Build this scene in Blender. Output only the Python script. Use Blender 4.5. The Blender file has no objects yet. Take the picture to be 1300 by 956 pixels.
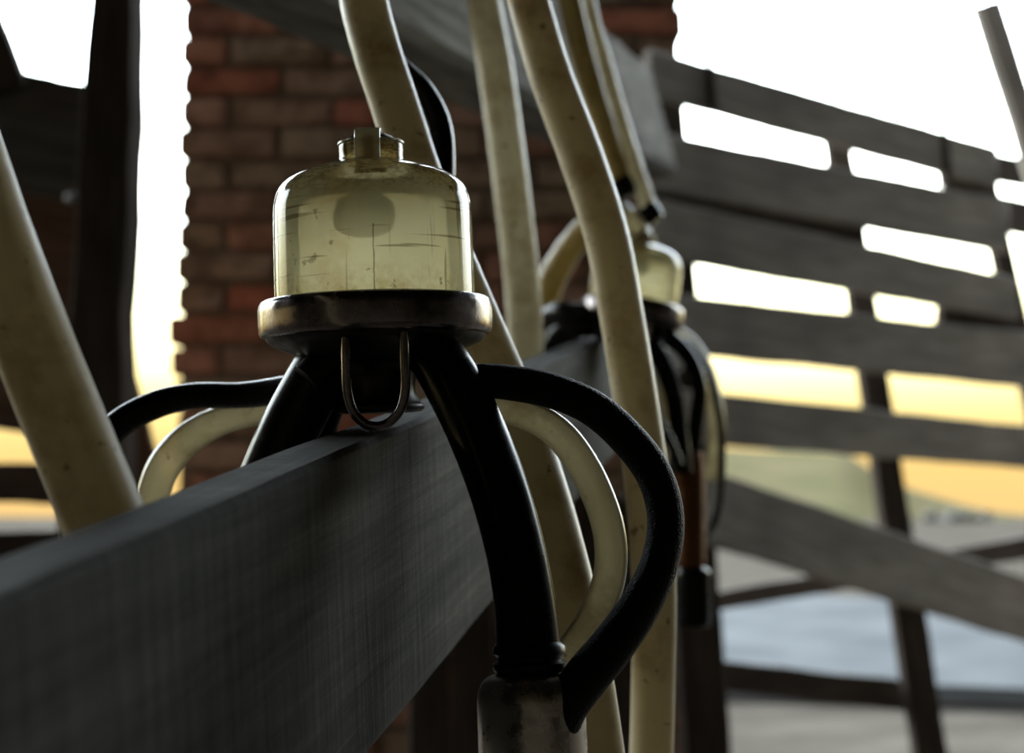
import bpy, bmesh, math, random
from mathutils import Vector, Matrix, noise
random.seed(7)
sc = bpy.context.scene
col = sc.collection
V = Vector
# ------------------------------------------------------------------ camera, sky, exposure
F = 1805.0                         # focal length in pixels of a 1300 px wide frame
CAM_Z = 1.10
PITCH = math.atan((595 - 478) / F)
cam_d = bpy.data.cameras.new('camera'); cam = bpy.data.objects.new('camera', cam_d); col.objects.link(cam)
cam_d.sensor_width = 36; cam_d.lens = 36 * F / 1300; cam_d.clip_start = 0.02; cam_d.clip_end = 600
cam.location = (0, 0, CAM_Z); cam.rotation_euler = (math.pi / 2 + PITCH, 0, 0)
cam_d.dof.use_dof = True; cam_d.dof.focus_distance = 0.67; cam_d.dof.aperture_fstop = 6.6
sc.camera = cam
sc.view_settings.view_transform = 'Standard'; sc.view_settings.look = 'None'
sc.view_settings.gamma = 1; sc.view_settings.exposure = 0.0; sc.view_settings.use_curve_mapping = False
sc.cycles.use_denoising = True
sc.cycles.max_bounces = 10; sc.cycles.transparent_max_bounces = 12
sc.cycles.caustics_reflective = False; sc.cycles.caustics_refractive = False

SKY_TOP = 15.0; SKY_REAR = 0.03
def build_world():
    w = bpy.data.worlds.new('evening_sky'); sc.world = w; w.use_nodes = True
    nt = w.node_tree; nt.nodes.clear(); N = nt.nodes.new; L = nt.links.new
    out = N('ShaderNodeOutputWorld'); bg = N('ShaderNodeBackground'); L(bg.outputs[0], out.inputs[0])
    tc = N('ShaderNodeTexCoord'); sep = N('ShaderNodeSeparateXYZ'); L(tc.outputs['Generated'], sep.inputs[0])
    # colour by elevation
    mr = N('ShaderNodeMapRange'); mr.inputs[1].default_value = -0.06; mr.inputs[2].default_value = 0.34
    L(sep.outputs['Z'], mr.inputs[0])
    cr = N('ShaderNodeValToRGB'); L(mr.outputs[0], cr.inputs[0])
    e = cr.color_ramp.elements
    e[0].position = 0.0; e[0].color = (0.75, 0.48, 0.20, 1)
    e[1].position = 1.0; e[1].color = (0.82, 0.93, 1.0, 1)
    for p, c in ((0.15, (0.86, 0.58, 0.20, 1)), (0.25, (0.92, 0.72, 0.28, 1)), (0.33, (0.95, 0.80, 0.38, 1)), (0.45, (0.90, 0.90, 0.60, 1)), (0.56, (0.90, 0.95, 0.85, 1))):
        k = e.new(p); k.color = c
    # radiance by elevation: a modest glow on the horizon, a burnt-out sky above it
    m1 = N('ShaderNodeMapRange'); m1.inputs[1].default_value = 0.0; m1.inputs[2].default_value = 0.26
    m1.inputs[3].default_value = 1.3; m1.inputs[4].default_value = SKY_TOP; m1.interpolation_type = 'SMOOTHERSTEP'
    L(sep.outputs['Z'], m1.inputs[0])
    # and by azimuth: strong toward the sunset (ahead), weak behind
    dot = N('ShaderNodeVectorMath'); dot.operation = 'DOT_PRODUCT'
    dot.inputs[1].default_value = V((-0.30, 1.0, 0.0)).normalized()
    L(tc.outputs['Generated'], dot.inputs[0])
    m2 = N('ShaderNodeMapRange'); m2.inputs[1].default_value = -0.25; m2.inputs[2].default_value = 0.75
    m2.inputs[3].default_value = SKY_REAR; m2.inputs[4].default_value = 1.0; m2.interpolation_type = 'SMOOTHSTEP'
    L(dot.outputs['Value'], m2.inputs[0])
    mu = N('ShaderNodeMath'); mu.operation = 'MULTIPLY'; L(m1.outputs[0], mu.inputs[0]); L(m2.outputs[0], mu.inputs[1])
    L(cr.outputs[0], bg.inputs[0]); L(mu.outputs[0], bg.inputs[1])
build_world()

# ------------------------------------------------------------------ helpers
def at(px, py, Y):
    """world point seen at a pixel of the 1300x956 frame, at distance Y ahead of the camera"""
    u = (px - 650) / F; v = (478 - py) / F
    d = V((u, math.cos(PITCH) - v * math.sin(PITCH), math.sin(PITCH) + v * math.cos(PITCH)))
    return V((0, 0, CAM_Z)) + d * (Y / d.y)

def tag(o, label=None, cat=None, group=None, kind=None):
    if label: o['label'] = label
    if cat: o['category'] = cat
    if group: o['group'] = group
    if kind: o['kind'] = kind
    return o

def empty(name, loc, rot=None):
    o = bpy.data.objects.new(name, None); col.objects.link(o); o.empty_display_size = 0.05
    o.matrix_world = Matrix.Translation(loc) @ (rot or Matrix.Identity(4))
    o['_m'] = 1
    WM[o.name] = o.matrix_world.copy()
    return o
WM = {}

def link(name, bm, mats, parent=None, M=None, smooth=True, center=True):
    """verts of bm are in world space (or in the space M); one mesh object"""
    if M is not None and parent is None:
        mw = M
    elif parent is not None:
        pm = WM[parent.name]
        bm.transform(pm.inverted() @ (M if M is not None else Matrix.Identity(4)))
        c = sum((v.co for v in bm.verts), V()) / max(1, len(bm.verts)) if center else V()
        bm.transform(Matrix.Translation(-c)); mw = Matrix.Translation(c)
    else:
        c = sum((v.co for v in bm.verts), V()) / max(1, len(bm.verts)) if center else V()
        bm.transform(Matrix.Translation(-c)); mw = Matrix.Translation(c)
    bmesh.ops.recalc_face_normals(bm, faces=bm.faces)
    me = bpy.data.meshes.new(name); bm.to_mesh(me); bm.free()
    if not isinstance(mats, (list, tuple)): mats = [mats]
    for m in mats: me.materials.append(m)
    if smooth:
        for p in me.polygons: p.use_smooth = True
    o = bpy.data.objects.new(name, me); col.objects.link(o)
    if parent is not None:
        o.parent = parent; o.matrix_local = mw; WM[o.name] = WM[parent.name] @ mw
    else:
        o.matrix_world = mw; WM[o.name] = mw.copy()
    if smooth: me.set_sharp_from_angle(angle=math.radians(40))
    return o

def catmull(pts, n=10):
    P = [2 * pts[0] - pts[1]] + list(pts) + [2 * pts[-1] - pts[-2]]
    out = []
    for i in range(1, len(P) - 2):
        for k in range(n):
            t = k / n; a, b, c, d = P[i - 1], P[i], P[i + 1], P[i + 2]
            out.append(0.5 * ((2 * b) + (c - a) * t + (2 * a - 5 * b + 4 * c - d) * t * t + (3 * b - a - 3 * c + d) * t ** 3))
    out.append(P[-2]); return out

def tube_bm(path, rad, sides=24, bm=None, cap=True, flat=1.0):
    """swept tube; rad a number or list along path; open ends get a wall with a bore"""
    bm = bm or bmesh.new()
    n = len(path); R = rad if isinstance(rad, (list, tuple)) else [rad] * n
    T = [(path[min(i + 1, n - 1)] - path[max(i - 1, 0)]).normalized() for i in range(n)]
    up = V((0, 0, 1)) if abs(T[0].z) < 0.9 else V((0, 1, 0))
    nrm = (up - T[0] * up.dot(T[0])).normalized(); rings = []
    for i in range(n):
        nrm = (nrm - T[i] * nrm.dot(T[i])).normalized(); b = T[i].cross(nrm)
        rings.append([bm.verts.new(path[i] + (nrm * math.cos(a) + b * math.sin(a) * flat) * R[i]) for a in [2 * math.pi * k / sides for k in range(sides)]])
    for i in range(n - 1):
        for k in range(sides):
            bm.faces.new((rings[i][k], rings[i][(k + 1) % sides], rings[i + 1][(k + 1) % sides], rings[i + 1][k]))
    if cap:
        bm.faces.new(rings[0][::-1]); bm.faces.new(rings[-1])
    return bm

def interp(vals, m):
    out = []
    for i in range(m):
        t = i / (m - 1) * (len(vals) - 1); k = min(int(t), len(vals) - 2); f = t - k
        out.append(vals[k] * (1 - f) + vals[k + 1] * f)
    return out

def hose(name, pts, width_px, mat, parent=None, n=10, sides=24, r=None, flat=1.0):
    """pts: (px, py, Y); width_px: number/list of apparent widths, or r in metres"""
    path = catmull([at(*p) for p in pts], n)
    if r is None:
        w = width_px if isinstance(width_px, (list, tuple)) else [width_px] * len(pts)
        rr = [w[i] / 2 / F * pts[i][2] for i in range(len(pts))] if len(w) == len(pts) else [x / 2 / F * pts[0][2] for x in w]
    else: rr = r if isinstance(r, (list, tuple)) else [r, r]
    return link(name, tube_bm(path, interp(rr, len(path)), sides, flat=flat), mat, parent)

def lathe_bm(prof, seg=64, bm=None, closed=False):
    """profile [(r, z)] about local z"""
    bm = bm or bmesh.new(); rings = []
    for r, z in prof:
        if r < 1e-6: rings.append([bm.verts.new((0, 0, z))])
        else: rings.append([bm.verts.new((r * math.cos(2 * math.pi * k / seg), r * math.sin(2 * math.pi * k / seg), z)) for k in range(seg)])
    m = len(rings)
    for i in range(m if closed else m - 1):
        A, B = rings[i], rings[(i + 1) % m]
        for k in range(seg):
            k2 = (k + 1) % seg
            if len(A) == 1 and len(B) == 1: continue
            if len(A) == 1: bm.faces.new((A[0], B[k], B[k2]))
            elif len(B) == 1: bm.faces.new((A[k], A[k2], B[0]))
            else: bm.faces.new((A[k], A[k2], B[k2], B[k]))
    return bm

def smooth_prof(p, n=4):
    q = catmull([V((a, 0, b)) for a, b in p], n); return [(max(0, v.x), v.z) for v in q]

def board(name, A, B, W, w0, w1, th, mat, parent=None, seg=24, rough=0.0, bev=0.003, skew=0.0, seed=0):
    """a plank from A to B (centre line), W the direction of its width, th its thickness"""
    X = (B - A).normalized(); Z = (W - X * W.dot(X)).normalized(); Yv = Z.cross(X)
    Lh = (B - A).length / 2; M = Matrix.Translation((A + B) / 2) @ Matrix((X, Yv, Z)).transposed().to_4x4()
    bm = bmesh.new(); rings = []
    for i in range(seg + 1):
        t = i / seg; x = -Lh + 2 * Lh * t; w = (w0 * (1 - t) + w1 * t) / 2; h = th / 2
        j1 = (noise.noise(V((x * 6 + seed * 7.1, seed, 0.3))) * 1.0 + noise.noise(V((x * 23, seed, 5.3))) * 0.5) * rough
        j2 = (noise.noise(V((x * 6 + seed * 3.7, seed, 9.3))) * 1.0 + noise.noise(V((x * 23, seed, 7.7))) * 0.5) * rough
        zt, zb = w + j1, -w + j2
        b = bev
        ring = [(-h + b, zb), (h - b, zb), (h, zb + b), (h, zb * 0.5), (h, 0), (h, zt * 0.5), (h, zt - b), (h - b, zt), (-h + b, zt), (-h, zt - b), (-h, zt * 0.5), (-h, 0), (-h, zb * .5), (-h, zb + b)]
        rings.append([bm.verts.new((x + (random.uniform(-1, 1) * rough * 1.5 if i in (0, seg) else 0) - skew * (z / max(w, 1e-6) * .5 + .5) * max(0, t * 3 - 2), y, z)) for y, z in ring])
    n = len(rings[0])
    for i in range(seg):
        for k in range(n):
            bm.faces.new((rings[i][k], rings[i][(k + 1) % n], rings[i + 1][(k + 1) % n], rings[i + 1][k]))
    bm.faces.new(rings[0][::-1]); bm.faces.new(rings[-1])
    if parent is not None:
        pm = WM[parent.name]; o = None
        bmesh.ops.recalc_face_normals(bm, faces=bm.faces)
        me = bpy.data.meshes.new(name); bm.to_mesh(me); bm.free(); me.materials.append(mat)
        o = bpy.data.objects.new(name, me); col.objects.link(o); o.parent = parent
        o.matrix_local = pm.inverted() @ M; WM[o.name] = M.copy()
        for p in me.polygons: p.use_smooth = True
        me.set_sharp_from_angle(angle=math.radians(40))
        return o
    return link(name, bm, mat, None, M)

# ------------------------------------------------------------------ materials
class G:
    def __init__(s, name):
        s.m = bpy.data.materials.new(name); s.m.use_nodes = True; s.t = s.m.node_tree; s.t.nodes.clear()
        s.out = s.n('ShaderNodeOutputMaterial')
    def n(s, ty, **kw):
        x = s.t.nodes.new(ty)
        for k, v in kw.items(): setattr(x, k, v)
        return x
    def l(s, a, b): s.t.links.new(a, b)
    def coord(s, scale=(1, 1, 1), kind='Object'):
        tc = s.n('ShaderNodeTexCoord'); mp = s.n('ShaderNodeMapping'); mp.inputs['Scale'].default_value = scale
        s.l(tc.outputs[kind], mp.inputs[0]); return mp.outputs[0]
    def noise(s, vec, scale, detail=5, rough=0.55, dist=0.0):
        x = s.n('ShaderNodeTexNoise'); s.l(vec, x.inputs['Vector']); x.inputs['Scale'].default_value = scale
        x.inputs['Detail'].default_value = detail; x.inputs['Roughness'].default_value = rough; x.inputs['Distortion'].default_value = dist
        return x.outputs['Fac']
    def ramp(s, fac, stops):
        r = s.n('ShaderNodeValToRGB'); s.l(fac, r.inputs[0]); e = r.color_ramp.elements
        e[0].position = stops[0][0]; e[0].color = tuple(stops[0][1]) + (1,)
        e[1].position = stops[-1][0]; e[1].color = tuple(stops[-1][1]) + (1,)
        for p, c in stops[1:-1]:
            k = e.new(p); k.color = tuple(c) + (1,)
        return r.outputs[0]
    def mix(s, a, b, fac, mode='MIX'):
        x = s.n('ShaderNodeMix', data_type='RGBA', blend_type=mode)
        for sock, val in ((x.inputs[0], fac), (x.inputs[6], a), (x.inputs[7], b)):
            if isinstance(val, (int, float)): sock.default_value = val
            elif isinstance(val, tuple): sock.default_value = val + (1,)
            else: s.l(val, sock)
        return x.outputs[2]
    def bump(s, h, strength=0.3, dist=0.002):
        b = s.n('ShaderNodeBump'); b.inputs['Strength'].default_value = strength; b.inputs['Distance'].default_value = dist
        s.l(h, b.inputs['Height']); return b.outputs[0]
    def pbr(s, colr, rough=0.6, metal=0.0, normal=None, spec=0.5, coat=0.0):
        p = s.n('ShaderNodeBsdfPrincipled')
        for sock, val in ((p.inputs['Base Color'], colr), (p.inputs['Roughness'], rough)):
            if isinstance(val, (int, float)): sock.default_value = val
            elif isinstance(val, tuple): sock.default_value = val + (1,)
            else: s.l(val, sock)
        p.inputs['Metallic'].default_value = metal; p.inputs['Specular IOR Level'].default_value = spec
        p.inputs['Coat Weight'].default_value = coat
        if normal is not None: s.l(normal, p.inputs['Normal'])
        return p
    def done(s, shader): s.l(shader.outputs[0] if hasattr(shader, 'outputs') else shader, s.out.inputs[0]); return s.m

def wood(name, dark, mid, light, grain=(3, 60, 60), saw=0.0, rough=0.75, spec=0.3):
    g = G(name); v = g.coord(grain); f = g.noise(v, 1.6, 8, 0.65, 0.4)
    c = g.ramp(f, [(0.28, dark), (0.5, mid), (0.72, light)])
    v2 = g.coord((1.5, 4, 4)); f2 = g.noise(v2, 2.2, 5, 0.6)
    blot = g.ramp(f2, [(0.3, (0.55, 0.55, 0.55)), (0.7, (1.15, 1.13, 1.1))])
    c = g.mix(c, blot, 1.0, 'MULTIPLY')
    h = f
    if saw:
        v3 = g.coord((150, 12, 9)); f3 = g.noise(v3, 1.0, 6, 0.7)
        c = g.mix(c, g.ramp(f3, [(0.3, (0.45, 0.45, 0.45)), (0.75, (1.35, 1.35, 1.35))]), saw, 'MULTIPLY')
        ad = g.n('ShaderNodeMath', operation='ADD'); g.l(f, ad.inputs[0]); g.l(f3, ad.inputs[1]); h = ad.outputs[0]
    rr = g.ramp(f, [(0.3, (rough + .1,) * 3), (0.7, (rough - .12,) * 3)])
    return g.done(g.pbr(c, rr, normal=g.bump(h, 0.5, 0.002), spec=spec))

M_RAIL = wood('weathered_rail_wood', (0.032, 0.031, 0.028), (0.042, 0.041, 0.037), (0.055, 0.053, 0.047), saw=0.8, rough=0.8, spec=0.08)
M_BEAM = wood('grey_beam_wood', (0.11, 0.108, 0.10), (0.19, 0.187, 0.178), (0.30, 0.295, 0.28), rough=0.95, spec=0.03)
M_FENCE = wood('fence_board_wood', (0.20, 0.18, 0.16), (0.32, 0.295, 0.265), (0.43, 0.40, 0.37), rough=0.85, spec=0.15)
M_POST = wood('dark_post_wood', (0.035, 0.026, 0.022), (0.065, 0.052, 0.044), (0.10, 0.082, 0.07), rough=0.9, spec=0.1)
M_PANEL = wood('dark_panel_wood', (0.07, 0.065, 0.058), (0.12, 0.11, 0.10), (0.17, 0.16, 0.145), rough=0.9, spec=0.1)
M_BROWN = wood('brown_board_wood', (0.10, 0.05, 0.03), (0.18, 0.10, 0.06), (0.26, 0.15, 0.10), rough=0.85)

def plastic(name, base, stain, transp, transl, ior=1.3, rough=0.25, scratches=False, streak=(1, 1, 1)):
    """milky aged plastic: lets light through, scatters it, and has a soft gloss"""
    g = G(name)
    v = g.coord(streak); f = g.noise(v, 22, 6, 0.65)
    c = g.ramp(f, [(0.34, stain), (0.50, base), (0.8, tuple(min(1, x * 1.08) for x in base))])
    dirt = g.noise(g.coord(), 120, 3, 0.6)
    spots = g.ramp(dirt, [(0.655, (1, 1, 1)), (0.70, (0.35, 0.28, 0.2))])
    c = g.mix(c, spots, 0.8, 'MULTIPLY')
    h = f
    if scratches:
        for rot, sc_, lo in (((0.2, 0.5, 0.9), (9, 9, 200), 0.655), ((0.9, 0.1, 0.3), (12, 230, 12), 0.665), ((0.1, 0.25, 0), (14, 14, 260), 0.66), ((0, 0, 0), (210, 210, 7), 0.69)):
            tc = g.n('ShaderNodeTexCoord'); mp = g.n('ShaderNodeMapping'); mp.inputs['Rotation'].default_value = rot; mp.inputs['Scale'].default_value = sc_
            g.l(tc.outputs['Object'], mp.inputs[0]); q = g.noise(mp.outputs[0], 1.0, 2, 0.5)
            c = g.mix(c, g.ramp(q, [(lo, (1, 1, 1)), (lo + 0.04, (0.40, 0.33, 0.22))]), 0.85, 'MULTIPLY')
        tc = g.n('ShaderNodeTexCoord'); sp = g.n('ShaderNodeSeparateXYZ'); g.l(tc.outputs['Object'], sp.inputs[0])
        # grime on shoulder and foot; the shoulder tint also holds shade from the roof
        up = g.ramp(sp.outputs['Z'], [(0.050, (0, 0, 0)), (0.062, (1, 1, 1))])
        dn = g.ramp(sp.outputs['Z'], [(0.004, (1, 1, 1)), (0.022, (0, 0, 0))])
        gr = g.ramp(g.noise(g.coord((1, 1, 2)), 230, 5, 0.72), [(0.47, (0.80, 0.74, 0.62)), (0.56, (0.42, 0.32, 0.20))])
        gd = g.ramp(g.noise(g.coord(), 110, 5, 0.72), [(0.42, (1, 1, 1)), (0.66, (0.70, 0.58, 0.38))])
        c = g.mix(c, g.mix((1.0, 1.0, 1.0), gr, up), 1.0, 'MULTIPLY')
        c = g.mix(c, g.mix((1.0, 1.0, 1.0), gd, dn), 1.0, 'MULTIPLY')
        # a fine upright crack in the front wall
        def mth(op, a_, b_=None):
            x = g.n('ShaderNodeMath', operation=op)
            for i_, q_ in enumerate((a_, b_)):
                if q_ is None: continue
                if isinstance(q_, (int, float)): x.inputs[i_].default_value = q_
                else: g.l(q_, x.inputs[i_])
            return x.outputs[0]
        wob = mth('MULTIPLY', g.noise(g.coord((1, 1, 1)), 120, 2), 0.002)
        dx = mth('ABSOLUTE', mth('SUBTRACT', mth('ADD', sp.outputs['X'], wob), 0.0055))
        k = mth('MULTIPLY', mth('LESS_THAN', dx, 0.00028), mth('LESS_THAN', sp.outputs['Y'], 0.0))
        k = mth('MULTIPLY', k, mth('LESS_THAN', sp.outputs['Z'], 0.036))
        c = g.mix(c, (0.25, 0.19, 0.11), mth('MULTIPLY', k, 0.85))
    nb = g.bump(h, 0.12, 0.001)
    dif = g.n('ShaderNodeBsdfDiffuse'); tra = g.n('ShaderNodeBsdfTranslucent'); trp = g.n('ShaderNodeBsdfTransparent'); glo = g.n('ShaderNodeBsdfGlossy')
    for x in (dif, tra): g.l(c, x.inputs[0]); g.l(nb, x.inputs['Normal'])
    g.l(g.mix((1.0, 1.0, 1.0), c, 0.6), trp.inputs[0]); glo.inputs['Roughness'].default_value = rough; g.l(nb, glo.inputs['Normal'])
    m1 = g.n('ShaderNodeMixShader'); m1.inputs[0].default_value = transl; g.l(dif.outputs[0], m1.inputs[1]); g.l(tra.outputs[0], m1.inputs[2])
    m2 = g.n('ShaderNodeMixShader'); m2.inputs[0].default_value = transp; g.l(m1.outputs[0], m2.inputs[1]); g.l(trp.outputs[0], m2.inputs[2])
    fr = g.n('ShaderNodeFresnel'); fr.inputs[0].default_value = ior
    m3 = g.n('ShaderNodeMixShader'); g.l(fr.outputs[0], m3.inputs[0]); g.l(m2.outputs[0], m3.inputs[1]); g.l(glo.outputs[0], m3.inputs[2])
    return g.done(m3)

M_BOWL = plastic('aged_clear_plastic', (0.98, 0.93, 0.66), (0.86, 0.72, 0.40), 0.20, 0.90, ior=1.33, rough=0.07, scratches=True)
M_HOSE = plastic('cream_hose_rubber', (0.66, 0.56, 0.36), (0.42, 0.32, 0.18), 0.0, 0.38, rough=0.42)
M_HOSEP = plastic('pale_hose_rubber', (0.86, 0.80, 0.60), (0.60, 0.50, 0.32), 0.0, 0.42, rough=0.42)
M_HOSEY = plastic('yellowed_hose_rubber', (0.55, 0.43, 0.19), (0.36, 0.26, 0.10), 0.0, 0.35, rough=0.42)
M_CLEAR = plastic('clear_tube_plastic', (0.62, 0.55, 0.36), (0.38, 0.31, 0.17), 0.25, 0.5, rough=0.15)

def rubber(name, c, braid=False):
    g = G(name)
    if braid:
        v = g.coord(); w = g.n('ShaderNodeTexVoronoi'); g.l(v, w.inputs['Vector']); w.inputs['Scale'].default_value = 900
        return g.done(g.pbr(c, 0.6, normal=g.bump(w.outputs['Distance'], 0.9, 0.0008), spec=0.12))
    f = g.noise(g.coord(), 60, 4); cc = g.ramp(f, [(0.4, tuple(x * 0.7 for x in c)), (0.65, tuple(x * 1.3 for x in c))])
    return g.done(g.pbr(cc, g.ramp(f, [(0.4, (0.22,) * 3), (0.7, (0.32,) * 3)]), spec=0.10, normal=g.bump(f, 0.1, 0.001)))
M_RUBBER = rubber('black_rubber', (0.006, 0.006, 0.0065))
M_BRAID = rubber('black_braided_rubber', (0.007, 0.007, 0.007), True)

def metal(name, c, rough, rust=0.0):
    g = G(name); f = g.noise(g.coord(), 90, 6, 0.65)
    rr = g.ramp(f, [(0.35, (rough * 0.7,) * 3), (0.65, (rough * 1.6,) * 3)])
    cc = g.ramp(f, [(0.36, tuple(x * 0.55 for x in c)), (0.5, c)])
    if rust:
        cc = g.mix(cc, g.ramp(g.noise(g.coord(), 30, 5), [(0.4, (0.16, 0.06, 0.02)), (0.7, (0.09, 0.045, 0.02))]), rust)
    return g.done(g.pbr(cc, rr, 1.0, normal=g.bump(g.noise(g.coord(), 300, 3), 0.08, 0.0005)))
M_RING = metal('worn_steel', (0.14, 0.122, 0.12), 0.20)
M_BODY = metal('dark_tarnished_steel', (0.03, 0.027, 0.026), 0.4)
M_SHELL = metal('teat_cup_steel', (0.42, 0.38, 0.33), 0.25)
M_RUST_LIT = metal('brown_lit_rusty_steel', (0.13, 0.07, 0.035), 0.5, 0.5)  # orange-brown reflected light is put into the rusty colour
M_NAIL = metal('nail_steel', (0.35, 0.35, 0.35), 0.45)

def brick_mats():
    g = G('fired_brick'); ge = g.n('ShaderNodeNewGeometry')
    c = g.ramp(ge.outputs['Random Per Island'], [(0.0, (0.26, 0.15, 0.10)), (0.35, (0.29, 0.21, 0.14)), (0.6, (0.38, 0.125, 0.075)), (0.8, (0.33, 0.26, 0.19)), (1.0, (0.38, 0.13, 0.08))])
    f = g.noise(g.coord(), 14, 6, 0.7)
    c = g.mix(c, g.ramp(f, [(0.35, (0.3, 0.27, 0.22)), (0.55, (1, 1, 1)), (0.75, (1.2, 1.2, 1.1))]), 0.85, 'MULTIPLY')
    a = g.done(g.pbr(c, 0.9, normal=g.bump(g.noise(g.coord(), 60, 5), 0.5, 0.004), spec=0.2))
    g = G('old_mortar'); f = g.noise(g.coord(), 30, 6)
    b = g.done(g.pbr(g.ramp(f, [(0.3, (0.10, 0.08, 0.058)), (0.7, (0.22, 0.18, 0.135))]), 0.95, normal=g.bump(f, 0.6, 0.005), spec=0.1))
    return a, b
M_BRICK, M_MORTAR = brick_mats()

def ground_mat():
    g = G('yard_ground'); tc = g.n('ShaderNodeTexCoord'); sp = g.n('ShaderNodeSeparateXYZ'); g.l(tc.outputs['Object'], sp.inputs[0])
    nz = g.noise(g.coord((0.25, 0.6, 1)), 1.0, 5, 0.6)
    ad = g.n('ShaderNodeMath', operation='MULTIPLY_ADD'); g.l(nz, ad.inputs[0]); ad.inputs[1].default_value = 7.0; g.l(sp.outputs['Y'], ad.inputs[2])
    mr = g.n('ShaderNodeMapRange'); g.l(ad.outputs[0], mr.inputs[0]); mr.inputs[1].default_value = 0; mr.inputs[2].default_value = 60
    c = g.ramp(mr.outputs[0], [(0.0, (0.08, 0.072, 0.062)), (0.14, (0.118, 0.080, 0.054)), (0.30, (0.135, 0.086, 0.052)), (0.42, (0.14, 0.09, 0.052)), (0.55, (0.13, 0.09, 0.05)), (1.0, (0.10, 0.10, 0.05))])
    f = g.noise(g.coord((0.6, 1.4, 1)), 2.2, 6, 0.65)
    c = g.mix(c, g.ramp(f, [(0.35, (0.6, 0.58, 0.56)), (0.65, (1.15, 1.12, 1.1))]), 0.9, 'MULTIPLY')
    return g.done(g.pbr(c, 1.0, spec=0.0, normal=g.bump(f, 0.4, 0.05)))
M_GROUND = ground_mat()
def simple(name, a, b, scale, rough=0.9, spec=0.2, bump=0.3, bd=0.01):
    g = G(name); f = g.noise(g.coord(), scale, 6, 0.6)
    return g.done(g.pbr(g.ramp(f, [(0.3, a), (0.7, b)]), rough, spec=spec, normal=g.bump(f, bump, bd)))
M_FLOOR = simple('trodden_earth', (0.05, 0.04, 0.03), (0.09, 0.075, 0.06), 4)
M_ROOF = simple('dark_roof_boards', (0.05, 0.045, 0.04), (0.10, 0.09, 0.08), 5)
M_WALL = simple('dark_plaster', (0.09, 0.08, 0.07), (0.16, 0.14, 0.12), 3)
M_ICE = simple('pale_wet_concrete', (0.068, 0.072, 0.077), (0.115, 0.12, 0.125), 1.3, rough=1.0, spec=0.0, bump=0.15, bd=0.02)
M_FIELD = simple('field_grass', (0.085, 0.082, 0.042), (0.12, 0.10, 0.062), 0.4, spec=0.0)
M_BUSH = simple('dry_scrub', (0.10, 0.10, 0.10), (0.18, 0.16, 0.14), 3)

# ------------------------------------------------------------------ the setting
def box_bm(x0, x1, y0, y1, z0, z1, bm=None):
    bm = bm or bmesh.new(); vs = [bm.verts.new((x, y, z)) for x in (x0, x1) for y in (y0, y1) for z in (z0, z1)]
    for f in ((0, 1, 3, 2), (4, 6, 7, 5), (0, 4, 5, 1), (2, 3, 7, 6), (0, 2, 6, 4), (1, 5, 7, 3)): bm.faces.new([vs[i] for i in f])
    return bm
def structure(name, bm, mat, smooth=False):
    o = link(name, bm, mat, smooth=smooth); o['kind'] = 'structure'; return o

structure('floor', box_bm(-3.2, 3.4, -2.6, 3.9, -0.12, 0.0), M_FLOOR)
structure('ceiling', box_bm(-3.2, 3.4, -2.6, 3.05, 2.75, 2.87), M_ROOF)  # unseen roof, put in to keep the inside dark; front edge tuned
structure('wall_rear', box_bm(-3.2, 3.4, -2.72, -2.6, 0.0, 2.75), M_WALL)
# unseen left wall: openings shaped to backlight the bowl and warm the ring
bm = box_bm(-3.2, -3.08, -2.6, 0.2, 0.0, 2.75); box_bm(-3.2, -3.08, 0.2, 3.9, 0.0, 1.05, bm); box_bm(-3.2, -3.08, 3.78, 3.9, 0.85, 2.75, bm); box_bm(-3.2, -3.08, 0.2, 2.0, 1.42, 2.75, bm)
structure('wall_left', bm, M_WALL)
bm = box_bm(3.28, 3.4, -2.6, 3.2, 0.0, 2.75)  # unseen; length set to cut light from the right
structure('wall_right', bm, M_WALL)

# brick pier of the front wall: separate bricks in courses over a mortar core
def brick_wall():
    Y0 = 3.5; xl = (228 - 650) / F * Y0; xr = (868 - 650) / F * Y0; course = 0.078; bl = 0.255
    bm = bmesh.new(); z = 0.0; k = 0
    rnd = random.Random(3)
    top = 2.75
    while z < top - 0.02:
        jl = rnd.uniform(-0.006, 0.004) - 0.012; jr = rnd.uniform(-0.008, 0.008)
        if 1.38 < z < 1.47: jl = -0.034
        if z <= 1.38: jl += -0.026 + (1.40 - z) * 0.15
        x = xl + jl; first = True
        while x < xr - 0.01:
            L = bl if not (first and k % 2) else bl / 2; first = False
            x1 = min(x + L - 0.012, xr + jr)
            if xr - x1 < 0.05: x1 = xr + jr
            d = rnd.uniform(-0.004, 0.004)
            s = len(bm.verts)
            b2 = box_bm(x, x1, Y0 + d, Y0 + 0.24, z + 0.006, min(z + course - 0.006, top))
            bmesh.ops.bevel(b2, geom=b2.edges[:], offset=0.006, segments=2, affect='EDGES')
            for v in b2.verts: v.co += V((noise.noise(v.co * 19), noise.noise(v.co * 23 + V((5, 0, 0))), noise.noise(v.co * 17 + V((0, 7, 0))))) * 0.006
            tmp = bpy.data.meshes.new('tmp'); b2.to_mesh(tmp); b2.free(); bm.from_mesh(tmp); bpy.data.meshes.remove(tmp)
            x = x1 + 0.012
            if x1 >= xr + jr - 1e-4: break
        z += course; k += 1
    for f in bm.faces: f.material_index = 0
    n = len(bm.faces); box_bm(xl + 0.0, xr - 0.006, Y0 + 0.012, Y0 + 0.23, 0, top, bm)
    bm.faces.ensure_lookup_table()
    for f in bm.faces[n:]: f.material_index = 1
    o = link('wall_front', bm, [M_BRICK, M_MORTAR], smooth=False); o['kind'] = 'structure'
brick_wall()

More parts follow.
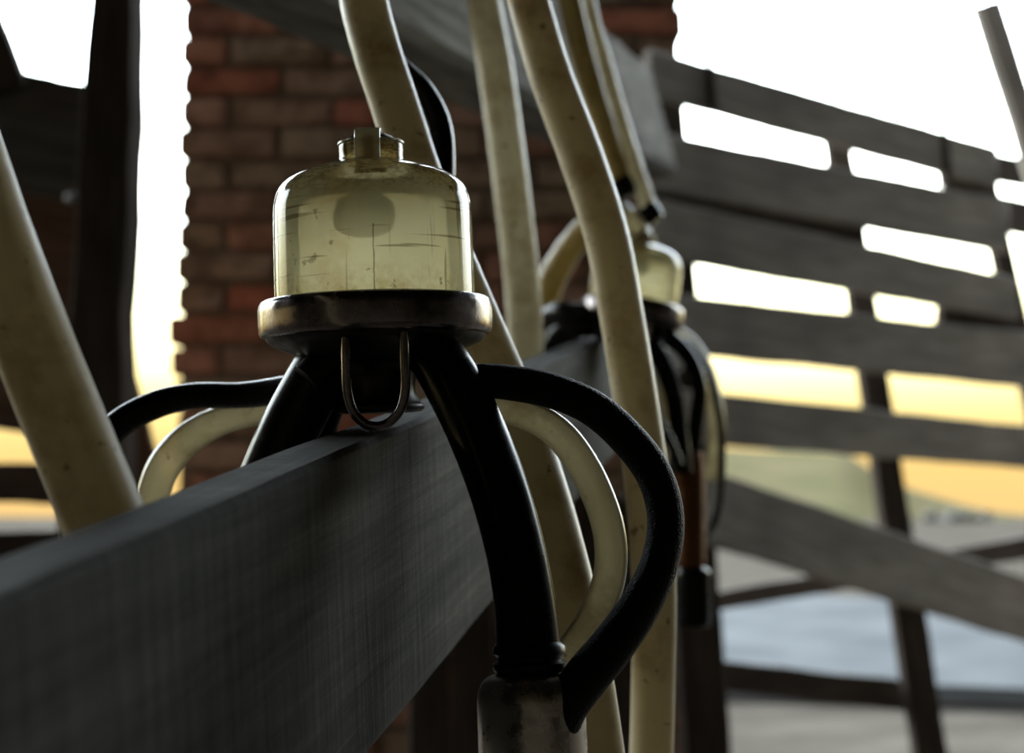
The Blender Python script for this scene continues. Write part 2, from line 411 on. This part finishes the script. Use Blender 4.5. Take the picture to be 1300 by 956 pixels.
# yard outside: level near the shed, then falling away behind a crest
def yard():
    bm = bmesh.new(); xs = [-60 + 3 * i for i in range(61)]; ys = [3.9, 5, 6.5, 8, 10, 12, 15, 18, 22, 27, 32, 38, 46, 60, 80, 120, 200]
    grid = []
    for y in ys:
        row = []
        for x in xs:
            z = noise.noise(V((x * 0.15, y * 0.15, 0))) * 0.12 * min(1, (y - 3.9) / 8) - 0.02
            if y > 34: z -= (y - 34) ** 1.15 * 0.07
            row.append(bm.verts.new((x, y, z)))
        grid.append(row)
    for i in range(len(ys) - 1):
        for j in range(len(xs) - 1): bm.faces.new((grid[i][j], grid[i][j + 1], grid[i + 1][j + 1], grid[i + 1][j]))
    return structure('ground', bm, M_GROUND, True)
yard()
# ground around the other sides of the shed
structure('ground_around', box_bm(-60, 60, -40, 3.9, -0.3, -0.13), M_GROUND)

def hill():
    """low ridge: its skyline steps down to the right"""
    prof = [(-4, -1.5), (0, 1.2), (5, 1.95), (7.3, 1.8), (11.8, 1.58), (12.9, 0.82), (14.1, 0.32), (15.7, -0.15), (18, -0.56), (30, -2.5)]
    def top(x):
        for (a, p), (b, q) in zip(prof, prof[1:]):
            if a <= x <= b:
                t = (x - a) / (b - a); return p + (q - p) * t
        return -3
    bm = bmesh.new(); rows = []
    for i in range(61):
        x0 = -4 + 34 * i / 60; r = []
        for j in range(25):
            y = 24 + 40 * j / 24; x = x0 * y / 50.0
            k = math.sin(min(1, (y - 24) / 26) * math.pi / 2) if y <= 50 else math.cos((y - 50) / 14 * math.pi / 2)
            t = top(x0); base = -0.9 - max(0, y - 34) * 0.10
            r.append(bm.verts.new((x, y, base + (t - base) * k + noise.noise(V((x * .5, y * .3, 1))) * 0.12)))
        rows.append(r)
    for i in range(60):
        for j in range(24): bm.faces.new((rows[i][j], rows[i + 1][j], rows[i + 1][j + 1], rows[i][j + 1]))
    o = link('grassy_hill', bm, M_FIELD); o['kind'] = 'structure'
hill()

# pale slab in the yard
def slab():
    bm = bmesh.new(); pts = [at(900, 755, 11.5), at(1090, 800, 9.2), at(1320, 850, 7.4), at(1320, 905, 6.2), at(1080, 905, 6.2), at(900, 890, 6.6)]
    pts = [V((p.x, p.y, 0)) for p in pts]
    pts = [V((1.4, 12.2, 0)), V((3.0, 10.9, 0)), V((5.2, 10.2, 0)), V((5.6, 6.1, 0)), V((3.2, 6.3, 0)), V((0.6, 7.0, 0))]
    hi = [bm.verts.new(p + V((0, 0, 0.10))) for p in pts]; lo = [bm.verts.new(p + V((0, 0, -0.1))) for p in pts]
    bm.faces.new(hi); bm.faces.new(lo[::-1])
    for i in range(6): bm.faces.new((hi[i], lo[i], lo[(i + 1) % 6], hi[(i + 1) % 6]))
    bmesh.ops.bevel(bm, geom=[e for e in bm.edges if abs(e.verts[0].co.z - e.verts[1].co.z) < 0.01], offset=0.03, segments=2, affect='EDGES')
    o = link('concrete_slab', bm, M_ICE)
    tag(o, 'pale bluish slab lying in the yard beyond the slatted fence', 'slab')
slab()

def scrub(px, py, Y, w, h, lab, seed):
    rnd = random.Random(seed); bm = bmesh.new(); base = at(px, py, Y)
    for i in range(26):
        c = base + V((rnd.gauss(0, w / 3.2), rnd.uniform(-.4, .4), rnd.uniform(0, h) * 0.7))
        b2 = bmesh.new(); bmesh.ops.create_icosphere(b2, subdivisions=2, radius=rnd.uniform(.25, .45) * h)
        for v in b2.verts: v.co += v.co.normalized() * noise.noise(v.co * 7 + V((i, 0, 0))) * 0.25 * h
        b2.transform(Matrix.Translation(c)); tmp = bpy.data.meshes.new('t'); b2.to_mesh(tmp); b2.free(); bm.from_mesh(tmp); bpy.data.meshes.remove(tmp)
    tag(link('scrub_bush', bm, M_BUSH, smooth=False), lab, 'bush')
scrub(1212, 664, 31, 1.0, 0.28, 'low dark scrub on the yard crest right of the far fence post', 5)

# ------------------------------------------------------------------ the slatted fence (right)
def fy(px): return -4.19 / ((px - 650) / F - 1.393)
UP = V((0, 0, 1))
fence = empty('wooden_fence', V((at(1100, 600, fy(1100)).x, fy(1100), 0)))
tag(fence, 'weathered slatted wooden fence on the right against the white sky', 'fence')
FDIR = V((2515, 1805, 0)).normalized()
FN = V((FDIR.y, -FDIR.x, 0))           # toward the yard / camera side normal
def fplank(x0, t0, b0, x1, t1, b1, dy=0.0, mat=M_FENCE, seed=0, th=0.025, rough=0.003, name='plank'):
    Y0, Y1 = fy(x0) + dy, fy(x1) + dy
    A = (at(x0, t0, Y0) + at(x0, b0, Y0)) / 2; B = (at(x1, t1, Y1) + at(x1, b1, Y1)) / 2
    return board(name, A, B, UP, (b0 - t0) * Y0 / F, (b1 - t1) * Y1 / F, th, mat, fence, seg=40, rough=rough, seed=seed)
fplank(822, 62, 122, 1262, 187, 240, seed=1)
fplank(822, 166, 240, 1276, 254, 322, seed=2)
fplank(822, 250, 326, 1288, 354, 406, dy=0.0, seed=3)
fplank(822, 370, 445, 1330, 426, 495, seed=4)
fplank(822, 490, 558, 1340, 545, 597, seed=5)
# brace board falling to the right
fplank(880, 592, 684, 1340, 748, 826, seed=6, dy=-0.03)
# dark board behind, standing for the shadow line between two planks
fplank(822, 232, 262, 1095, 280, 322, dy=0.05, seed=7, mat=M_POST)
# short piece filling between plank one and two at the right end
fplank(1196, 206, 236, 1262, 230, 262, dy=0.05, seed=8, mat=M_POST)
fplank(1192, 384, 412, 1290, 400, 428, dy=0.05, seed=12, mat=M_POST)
for bx, t_, b_ in ((901, 80, 142), (1199, 166, 228)):  # added dark strips standing for the shadowed seams in the planks
    Yb = fy(bx) - 0.02
    board('seam_shadow', at(bx, t_, Yb), at(bx + 6, b_, Yb), V((1, 0.3, 0)), 9 * Yb / F, 9 * Yb / F, 0.012, M_POST, fence, seg=6, rough=0.001)
# thin rail rising to the right behind
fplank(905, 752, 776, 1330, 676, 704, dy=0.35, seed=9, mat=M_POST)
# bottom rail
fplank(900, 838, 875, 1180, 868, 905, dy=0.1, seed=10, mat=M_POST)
def fpost(x0, y0, w0, x1, y1, w1, dy, mat=M_FENCE, seed=0, Yc=None, th=0.035):
    Y = fy((x0 + x1) / 2) + dy
    return board('post', at(x0, y0, Y), at(x1, y1, Y), V((1, 0.3, 0)), w0 * Y / F, w1 * Y / F, th, mat, fence, seg=16, rough=0.004, seed=seed)
fpost(838, 120, 58, 902, 1040, 62, 0.06, seed=21, mat=M_POST)
fpost(1058, 150, 32, 1192, 1040, 46, 0.06, seed=22, mat=M_POST)
fpost(1243, 200, 28, 1426, 1000, 34, 0.06, seed=23, mat=M_POST)

o = board('fence_rail', at(1245, 210, 4.6), at(1420, 242, 5.2), UP, 0.095, 0.10, 0.03, M_POST, seed=31, rough=0.002)
tag(o, 'upper of two short dark rails running on to the right from the fence end', 'rail')
o = board('fence_rail', at(1250, 268, 4.6), at(1420, 300, 5.2), UP, 0.12, 0.12, 0.03, M_POST, seed=33, rough=0.002)
tag(o, 'lower of two short dark rails running on to the right from the fence end', 'rail')
o = board('wooden_pole', at(1252, 6, 4.3), at(1423, 545, 4.3), V((1, 0, 0.2)), 0.086, 0.088, 0.06, M_FENCE, seed=32, rough=0.002, bev=0.015)
tag(o, 'leaning grey wooden pole in the top right corner against the sky', 'pole')

# ------------------------------------------------------------------ upper beam and lower rail
def bd(px): return 0.2 * F / (127 * (1158 - px) / 335.0)
def beam():
    def p(px): return at(px, 38 + 0.52 * (px - 504), bd(px))
    a, b = p(-350), p(862); Ld = (b - a).normalized(); W = (UP - Ld * UP.dot(Ld)).normalized(); T = Ld.cross(W)   # T points right/toward camera
    if T.x < 0: T = -T
    c = W * 0.1 - T * 0.06
    o = board('wooden_beam', a + c, b + c, W, 0.2, 0.2, 0.12, M_BEAM, seg=90, rough=0.003, bev=0.012, seed=41, skew=0.34)
    tag(o, 'thick grey wooden beam slanting across the top of the picture behind the hoses', 'beam')
beam()
def rd(px): return 1.0 / (2.85 - 0.00293 * px)
def rail():
    def p(px): return at(px, 463 - 0.437 * (px - 693), rd(px))
    a, b = p(-700), p(866); Ld = (b - a).normalized(); W = (UP - Ld * UP.dot(Ld)).normalized(); T = Ld.cross(W)
    if T.x < 0: T = -T
    c = -W * 0.072 - T * 0.015
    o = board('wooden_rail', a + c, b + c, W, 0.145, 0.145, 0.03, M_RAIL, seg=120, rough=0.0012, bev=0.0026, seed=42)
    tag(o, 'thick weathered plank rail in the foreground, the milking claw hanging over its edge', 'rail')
rail()

# ------------------------------------------------------------------ left timberwork
def lboard(name, p0, p1, w0, w1, th, mat, label, cat, Y0, Y1=None, W=V((1, 0, 0)), seed=0, rough=0.004, parent=None):
    Y1 = Y1 or Y0
    o = board(name, at(*p0, Y0), at(*p1, Y1), W, w0 * Y0 / F, w1 * Y1 / F, th, mat, parent, seg=30, rough=rough, seed=seed)
    if label: tag(o, label, cat)
    return o
lboard('upright_post', (156, -120), (104, 1100), 50, 92, 0.10, M_POST, 'dark upright timber post left of the bright gap beside the brick wall', 'post', 2.6, seed=51, rough=0.008)
lboard('leaning_board', (88, 300), (212, 760), 70, 70, 0.03, M_BROWN, 'dark brown board leaning at the foot of the upright post', 'board', 2.84, seed=52)
pan = empty('board_panel', V((-1.1, 2.75, 0.3)))
tag(pan, 'dark board panel at the far left joined to the upright post', 'panel')
lboard('board', (-260, 112), (140, 190), 160, 150, 0.03, M_PANEL, None, None, 2.72, W=UP, seed=53, parent=pan)
lboard('board', (-260, 338), (135, 408), 315, 315, 0.03, M_BROWN, None, None, 2.76, W=UP, seed=54, parent=pan)
lboard('brace', (-72, -110), (12, 120), 52, 52, 0.04, M_POST, None, None, 2.70, seed=55, parent=pan)
bm = lathe_bm([(0, -.004), (.012, -.004), (.012, .0), (.009, .004), (.004, .006), (0, .0065)], 20)
bm.transform(Matrix.Rotation(math.pi / 2, 4, 'X'))
nl = link('nail', bm, M_NAIL, pan, M=Matrix.Translation(at(90, 250, 2.62)))
nl['label'] = 'round shiny nail head'
lboard('lower_rail', (-260, 605), (120, 615), 48, 52, 0.04, M_POST, 'dark low rail at the far left below the yellow gap', 'rail', 2.9, W=UP, seed=56)
lboard('bottom_board', (-260, 745), (240, 745), 140, 140, 0.03, M_POST, 'dark wide board at the far left below the lower rail', 'board', 2.95, W=UP, seed=57)

# low boards added to darken the foot of the brick wall
part = empty('added_partition', V((0.05, 2.9, 0)))
tag(part, 'added low board partition darkening the foot of the brick wall behind the hoses', 'partition')
for i in range(6):
    xa = 520 + i * 54; Yp = 2.9
    t_ = at(xa + 26, 622 + (i * 37 % 11), Yp); bt = V((t_.x, Yp, 0.0))
    board('board', t_, bt, V((1, 0, 0)), 52 * Yp / F, 52 * Yp / F, 0.025, M_POST, part, seg=12, rough=0.002, seed=60 + i)
a_, b_ = at(520, 690, 2.93), at(850, 690, 2.93)
board('cross_rail', a_, b_, UP, 0.07, 0.07, 0.03, M_POST, part, seg=12, rough=0.002, seed=70)

# ------------------------------------------------------------------ milking clusters
def bowl_prof():
    outer = smooth_prof([(.0506, -.006), (.0506, .010), (.0505, .030), (.0503, .047), (.0497, .054), (.0475, .0605), (.0425, .0655), (.0340, .0695), (.0260, .0722), (.0190, .0742), (.0166, .0752), (.0162, .078), (.0163, .0815), (.0162, .0840)], 4)
    return outer + [(.0148, .0842), (.0140, .0832), (.0140, .0770)]
def cluster(center, rot, label, group=None):
    root = empty('milking_claw', center, rot); M = WM[root.name]
    tag(root, label, 'milking claw')
    if group: root['group'] = group
    # see-through bowl
    b = link('bowl', lathe_bm(bowl_prof(), 96), M_BOWL, root, M, center=False); b['label'] = 'milky yellowed see-through plastic bowl'
    # clip over the neck
    path = [V((0, -.0185, .066)), V((0, -.0192, .074)), V((0, -.0188, .082)), V((0, -.0165, .0872)), V((0, -.010, .0890)), V((0, 0, .0895)), V((0, .010, .0890)), V((0, .0165, .0872)), V((0, .0188, .082)), V((0, .0192, .073))]
    path = catmull(path, 4); bm = bmesh.new(); rings = []
    for i, p in enumerate(path):
        t = (path[min(i + 1, len(path) - 1)] - path[max(0, i - 1)]).normalized(); nn = t.cross(V((1, 0, 0))).normalized() * .0011
        w = .0062
        rings.append([bm.verts.new(p + V((sx * w, 0, 0)) + nn * sy) for sx, sy in ((-1, -1), (1, -1), (1.05, 0), (1, 1), (-1, 1), (-1.05, 0))])
    for i in range(len(rings) - 1):
        for k in range(6): bm.faces.new((rings[i][k], rings[i][(k + 1) % 6], rings[i + 1][(k + 1) % 6], rings[i + 1][k]))
    bm.faces.new(rings[0][::-1]); bm.faces.new(rings[-1])
    bmesh.ops.recalc_face_normals(bm, faces=bm.faces)
    c = link('neck_clip', bm, M_CLEAR, root, M); c['label'] = 'small tan plastic strap over the neck'
    lip = link('neck_lip', lathe_bm(smooth_prof([(.0148, .0832), (.0168, .0834), (.0170, .0840), (.0168, .0847), (.0148, .0850)], 3), 48), M_CLEAR, root, M)
    plug = link('neck_plug', lathe_bm([(0, .0875), (.011, .0875), (.0128, .086), (.013, .0835), (.011, .082), (0, .082)], 32), M_RUBBER, root, M); plug['label'] = 'black rubber plug in the neck'
    v = lathe_bm(smooth_prof([(0, .058), (.009, .0575), (.0150, .054), (.0165, .048), (.0150, .041), (.009, .0375), (0, .036)], 3), 40)
    v.transform(Matrix.Translation((-.003, -.016, -.0025)) @ Matrix.Diagonal((.95, .95, 1, 1)))
    v = link('valve_float', v, M_RUBBER, root, M); v['label'] = 'dark shape of the valve inside the bowl'
    # steel clamp ring
    rp = smooth_prof([(.0498, .0015), (.0515, .0040), (.0550, .0042), (.0578, .0030), (.0590, .0000), (.0592, -.0050), (.0590, -.0110), (.0580, -.0140), (.0560, -.0150)], 4)
    link('clamp_ring', lathe_bm(rp + [(.049, -.015), (.049, .0015)], 96, closed=True), M_RING, root, M)['label'] = 'worn steel ring round the base of the bowl'
    bp = smooth_prof([(0, -.002), (.030, -.002), (.0555, -.003), (.0565, -.012), (.0545, -.017), (.0480, -.0205), (.0400, -.0235), (.0320, -.0255), (.0240, -.0280), (.0200, -.0330), (.0190, -.0420), (.0210, -.0480), (.0230, -.0500), (.0225, -.0525), (.0180, -.0535), (0, -.0535)], 3)
    body = link('claw_body', lathe_bm(bp, 72), M_BODY, root, M)
    body['label'] = 'dark tarnished steel underside of the claw'
    # four stub nipples
    for sx, sy in ((-1, -1), (1, -1), (-1, 1), (1, 1)):
        p0 = V((sx * .016, sy * .010, -.020)); p1 = V((sx * .034, sy * .018, -.036))
        link('nipple', tube_bm(catmull([p0, (p0 + p1) / 2, p1], 4), .0085, 20), M_BODY, root, M)
    # wire hanger loop at the front
    pts = [V((-.0150, -.050, -.014)), V((-.0152, -.0505, -.030)), V((-.0150, -.050, -.044)), V((-.0120, -.0495, -.0535)), V((-.006, -.049, -.0590)), V((.001, -.049, -.0605)), V((.008, -.049, -.0585)), V((.0140, -.0495, -.0525)), V((.0168, -.050, -.043)), V((.0170, -.0505, -.030)), V((.0168, -.050, -.014))]
    pts = [V((p.x * .86 + .0030, p.y, p.z)) for p in pts]
    hl = link('hanger_loop', tube_bm(catmull(pts, 6), .0023, 16), M_RING, root, M); hl['label'] = 'steel wire hanger loop'
    return root

def shell(path_pts, r, mat, parent, label=None, collar=True):
    """teat cup: steel shell with a rubber collar at its mouth; path from collar down"""
    A = path_pts[0]; B = path_pts[1]; Z = (B - A).normalized(); X = Z.orthogonal().normalized(); Yv = Z.cross(X)
    M = Matrix.Translation(A) @ Matrix((X, Yv, Z)).transposed().to_4x4(); L = (B - A).length
    pr = smooth_prof([(0, .010), (.012, .010), (r * .72, .0105), (r * .90, .0135), (r * .985, .019), (r, .027), (r, L * .5), (r * .97, L * .8), (r * .9, L), (r * .7, L + .004), (0, L + .004)], 4)
    s = link('teat_cup_shell', lathe_bm(pr, 56), mat, parent, M)
    if label: s['label'] = label
    cp = [(0, -.004), (.0145, -.004), (.0165, -.002), (.0168, .001), (.0150, .0025), (.0150, .0040), (.0168, .0055), (.0168, .008), (.0152, .010), (.0152, .0118), (.0180, .0135), (0, .0135)]
    link('rubber_collar', lathe_bm(cp, 48), M_RUBBER, s, M)
    return s

CY = 0.72
cl = cluster(at(477, 391, CY), Matrix.Rotation(math.radians(1.6), 4, 'X') @ Matrix.Rotation(math.radians(-1.9), 4, 'Y'),
             'milking claw with yellowed plastic bowl hanging in sharp focus over the foreground rail')
# thick rubber liners
hose('liner_tube', [(540, 425, .715), (556, 455, .70), (578, 492, .690), (604, 545, .680), (633, 620, .668), (655, 700, .660), (667, 770, .655), (671, 822, .652)], [56, 72, 76, 76, 76, 76, 78, 82], M_RUBBER, cl, sides=36)
hose('liner_tube', [(432, 425, .715), (416, 455, .715), (398, 488, .718), (374, 532, .722), (349, 585, .726), (328, 640, .73), (312, 700, .735), (300, 780, .74)], [56, 72, 76, 76, 74, 74, 74, 74], M_RUBBER, cl, sides=36)
hose('liner_tube', [(452, 430, .745), (425, 480, .758), (398, 540, .765), (384, 620, .77), (378, 700, .775), (378, 800, .78)], [44, 56, 62, 62, 62, 62], M_RUBBER, cl, sides=24)
shell([at(672, 826, .652), at(684, 1160, .645)], .0245, M_SHELL, cl, 'steel teat cup shell at the bottom edge')
shell([at(300, 778, .74), at(294, 1100, .745)], .0225, M_SHELL, cl)
# thin black pulse tubes
hose('pulse_tube', [(548, 470, .71), (590, 482, .70), (640, 485, .69), (700, 496, .68), (752, 518, .672), (796, 556, .665), (830, 602, .66), (845, 656, .655), (838, 712, .65), (813, 768, .645), (777, 820, .642), (744, 860, .64), (716, 902, .64), (700, 960, .64)], [44, 44, 45, 45, 46, 47, 47, 47, 48, 52, 56, 58, 56, 50], M_BRAID, cl, sides=28)
hose('pulse_tube', [(430, 475, .735), (395, 490, .76), (350, 497, .775), (305, 502, .785), (246, 503, .795), (197, 514, .80), (147, 542, .80), (112, 590, .80), (96, 650, .80), (92, 740, .80)], [40, 42, 36, 33, 34, 36, 37, 37, 37, 37], M_RUBBER, cl, sides=24)
# clear tubes
a = hose('clear_tube', [(560, 505, .75), (610, 515, .735), (660, 524, .725), (700, 543, .718), (730, 575, .712), (757, 624, .706), (774, 680, .70), (773, 735, .695), (752, 788, .69), (722, 832, .688), (700, 880, .688), (690, 950, .69)], [36, 38, 40, 41, 42, 42, 42, 42, 42, 40, 38, 38], M_CLEAR, cl, sides=28)
a['label'] = 'see-through cream tube arching under the black one'
a = hose('clear_tube', [(430, 500, .77), (380, 512, .79), (330, 523, .80), (278, 535, .81), (238, 558, .815), (208, 592, .82), (192, 640, .82), (186, 700, .82), (186, 800, .82)], [34, 30, 32, 38, 42, 42, 42, 42, 42], M_CLEAR, cl, sides=28)
a['label'] = 'see-through cream tube arching under the black one'

# second, blurred cluster farther along the rail
K = 1.6
cl2 = cluster(at(802, 392, K), Matrix.Rotation(math.radians(8), 4, 'Y') @ Matrix.Rotation(math.radians(-4), 4, 'X'),
              'second milking claw out of focus farther along the rail behind the long hoses')
hose('spout', [(812, 325, K + .01), (812, 300, K), (800, 280, K - .01), (786, 266, K - .01)], [26, 30, 28, 24], M_CLEAR, cl2, sides=20)
hose('liner_tube', [(812, 415, K), (842, 425, K), (872, 450, K), (888, 490, K), (884, 535, K), (876, 590, K)], [26, 24, 20, 19, 20, 24], M_RUBBER, cl2, sides=20)
hose('liner_tube', [(808, 425, K - .02), (835, 450, K - .02), (855, 500, K - .02), (862, 550, K - .02), (868, 600, K - .02)], [30, 26, 24, 24, 24], M_RUBBER, cl2, sides=20)
hose('liner_tube', [(775, 410, K), (745, 411, K), (716, 420, K + .02), (690, 470, K + .05), (680, 560, K + .05)], [36, 36, 36, 34, 34], M_RUBBER, cl2, sides=20)
hose('pulse_tube', [(770, 398, K - .02), (735, 397, K - .02), (708, 396, K), (688, 412, K + .05), (676, 450, K + .1)], [26, 26, 26, 24, 24], M_RUBBER, cl2, sides=20)
hose('pulse_tube', [(800, 420, K - .04), (822, 470, K - .06), (836, 530, K - .06), (850, 560, K - .05), (862, 590, K - .04)], [14, 14, 13, 13, 13], M_RUBBER, cl2, sides=16)
hose('pulse_tube', [(830, 425, K + .04), (885, 445, K + .04), (912, 520, K + .04), (916, 600, K + .04), (908, 660, K + .03), (892, 690, K)], [10, 10, 10, 10, 10, 10], M_RUBBER, cl2, sides=16)
a = hose('clear_tube', [(835, 415, K + .06), (872, 432, K + .06), (896, 470, K + .06), (908, 520, K + .06), (909, 570, K + .06), (903, 610, K + .06)], [16, 20, 22, 23, 23, 23], M_CLEAR, cl2, sides=20)
s2 = link('teat_cup_shell', lathe_bm(smooth_prof([(0, .0), (.012, .0), (.0165, .006), (.0175, .02), (.0175, .09), (.0165, .125), (.013, .13), (0, .13)], 3), 40), M_RUST_LIT, cl2,
          Matrix.Translation(at(876, 722, K)) )
s2['label'] = 'rusty teat cup shell with brown reflection in its colour'
s3 = link('teat_cup_base', lathe_bm(smooth_prof([(0, .0), (.017, .0), (.0195, .006), (.0200, .02), (.0200, .055), (.0185, .062), (.013, .066), (0, .066)], 3), 40), M_RUBBER, cl2,
          Matrix.Translation(at(880, 795, K)))
s3['label'] = 'black rubber end of the teat cup'

# ------------------------------------------------------------------ long hoses
def long_hose(pts, w, mat, label, name='milk_hose', **k):
    o = hose(name, pts, w, mat, **k); tag(o, label, 'hose'); return o
long_hose([(-420, -640, .58), (-260, -260, .56), (-150, -60, .55), (-68, 130, .535), (-12, 290, .52), (44, 440, .522), (96, 570, .522), (128, 650, .522), (160, 740, .52), (190, 860, .52), (205, 1000, .52)],
          [94, 95, 97, 98, 99, 101, 103, 104, 105, 106, 106], M_HOSE, 'wide cream hose slanting down the left edge to behind the foreground rail', sides=36)
long_hose([(430, -420, .90), (446, -180, .88), (459, -20, .86), (477, 60, .85), (500, 130, .845), (532, 230, .84), (570, 330, .83), (612, 430, .82), (652, 525, .81), (690, 640, .79), (722, 760, .775), (742, 860, .765), (760, 980, .76)],
          [58, 60, 62, 62, 62, 64, 66, 68, 70, 72, 72, 72, 72], M_HOSE, 'cream hose running down behind the focused bowl and out below it', sides=36)
long_hose([(590, -420, 1.34), (600, -180, 1.36), (613, -10, 1.38), (628, 80, 1.39), (642, 180, 1.40), (652, 260, 1.41), (662, 350, 1.43), (667, 430, 1.45), (668, 520, 1.47), (664, 640, 1.48)],
          [44, 44, 44, 46, 46, 46, 46, 46, 46, 46], M_HOSEP, 'narrow straight cream hose hanging between the two claws', sides=30)
long_hose([(560, -420, .96), (620, -180, .96), (665, -20, .95), (697, 90, .94), (738, 200, .93), (770, 300, .92), (789, 400, .915), (810, 530, .91), (824, 640, .905), (830, 750, .90), (829, 870, .90), (826, 1000, .90)],
          [52, 52, 53, 55, 57, 57, 57, 57, 58, 57, 55, 55], M_HOSE, 'long cream hose crossing in front of the second blurred claw', sides=36)
long_hose([(640, -420, K), (690, -180, K), (721, -10, K), (745, 90, K), (768, 165, K), (790, 240, K - .01)], [30, 30, 32, 32, 30, 26], M_HOSEY, 'yellowed hose hanging behind the long hose and ending at a black collar', name='vacuum_hose')
long_hose([(690, -420, K + .06), (722, -180, K + .05), (742, -10, K + .04), (765, 80, K + .03), (788, 160, K + .02), (808, 220, K), (826, 268, K)], [22, 22, 24, 25, 25, 23, 20], M_HOSEP, 'thin pale hose with a bright edge ending above the second bowl', name='vacuum_hose')
for p0, p1, w, lab in (((786, 228, K - .01), (797, 250, K - .01), 32, 'black rubber collar on the end of the yellowed hose'), ((820, 262, K), (834, 280, K), 28, 'black rubber collar on the end of the thin pale hose')):
    o = hose('hose_collar', [p0, tuple((a + b) / 2 for a, b in zip(p0, p1)), p1], [w * .9, w, w * .8], M_RUBBER); tag(o, lab, 'collar')
long_hose([(788, 264, K), (765, 270, K - .02), (735, 300, K), (708, 340, K + .03), (690, 385, K + .05), (680, 440, K + .06), (676, 540, K + .06)], [24, 28, 34, 36, 38, 38, 38], M_HOSEY, 'tan hose arching left from the second bowl behind the long hose')
long_hose([(480, 60, .90), (508, 90, .895), (536, 118, .89), (556, 158, .885), (561, 210, .88), (556, 270, .87), (540, 340, .84), (525, 400, .79)], [32, 33, 34, 34, 34, 34, 34, 34], M_RUBBER, 'black rubber tube curving down behind the focused bowl', name='rubber_tube', sides=28)
long_hose([(828, 380, K + .1), (836, 440, K + .1), (840, 500, K + .1), (838, 560, K + .1), (832, 640, K + .1)], [20, 22, 22, 22, 22], M_HOSE, 'short cream hose hanging just right of the long hose')
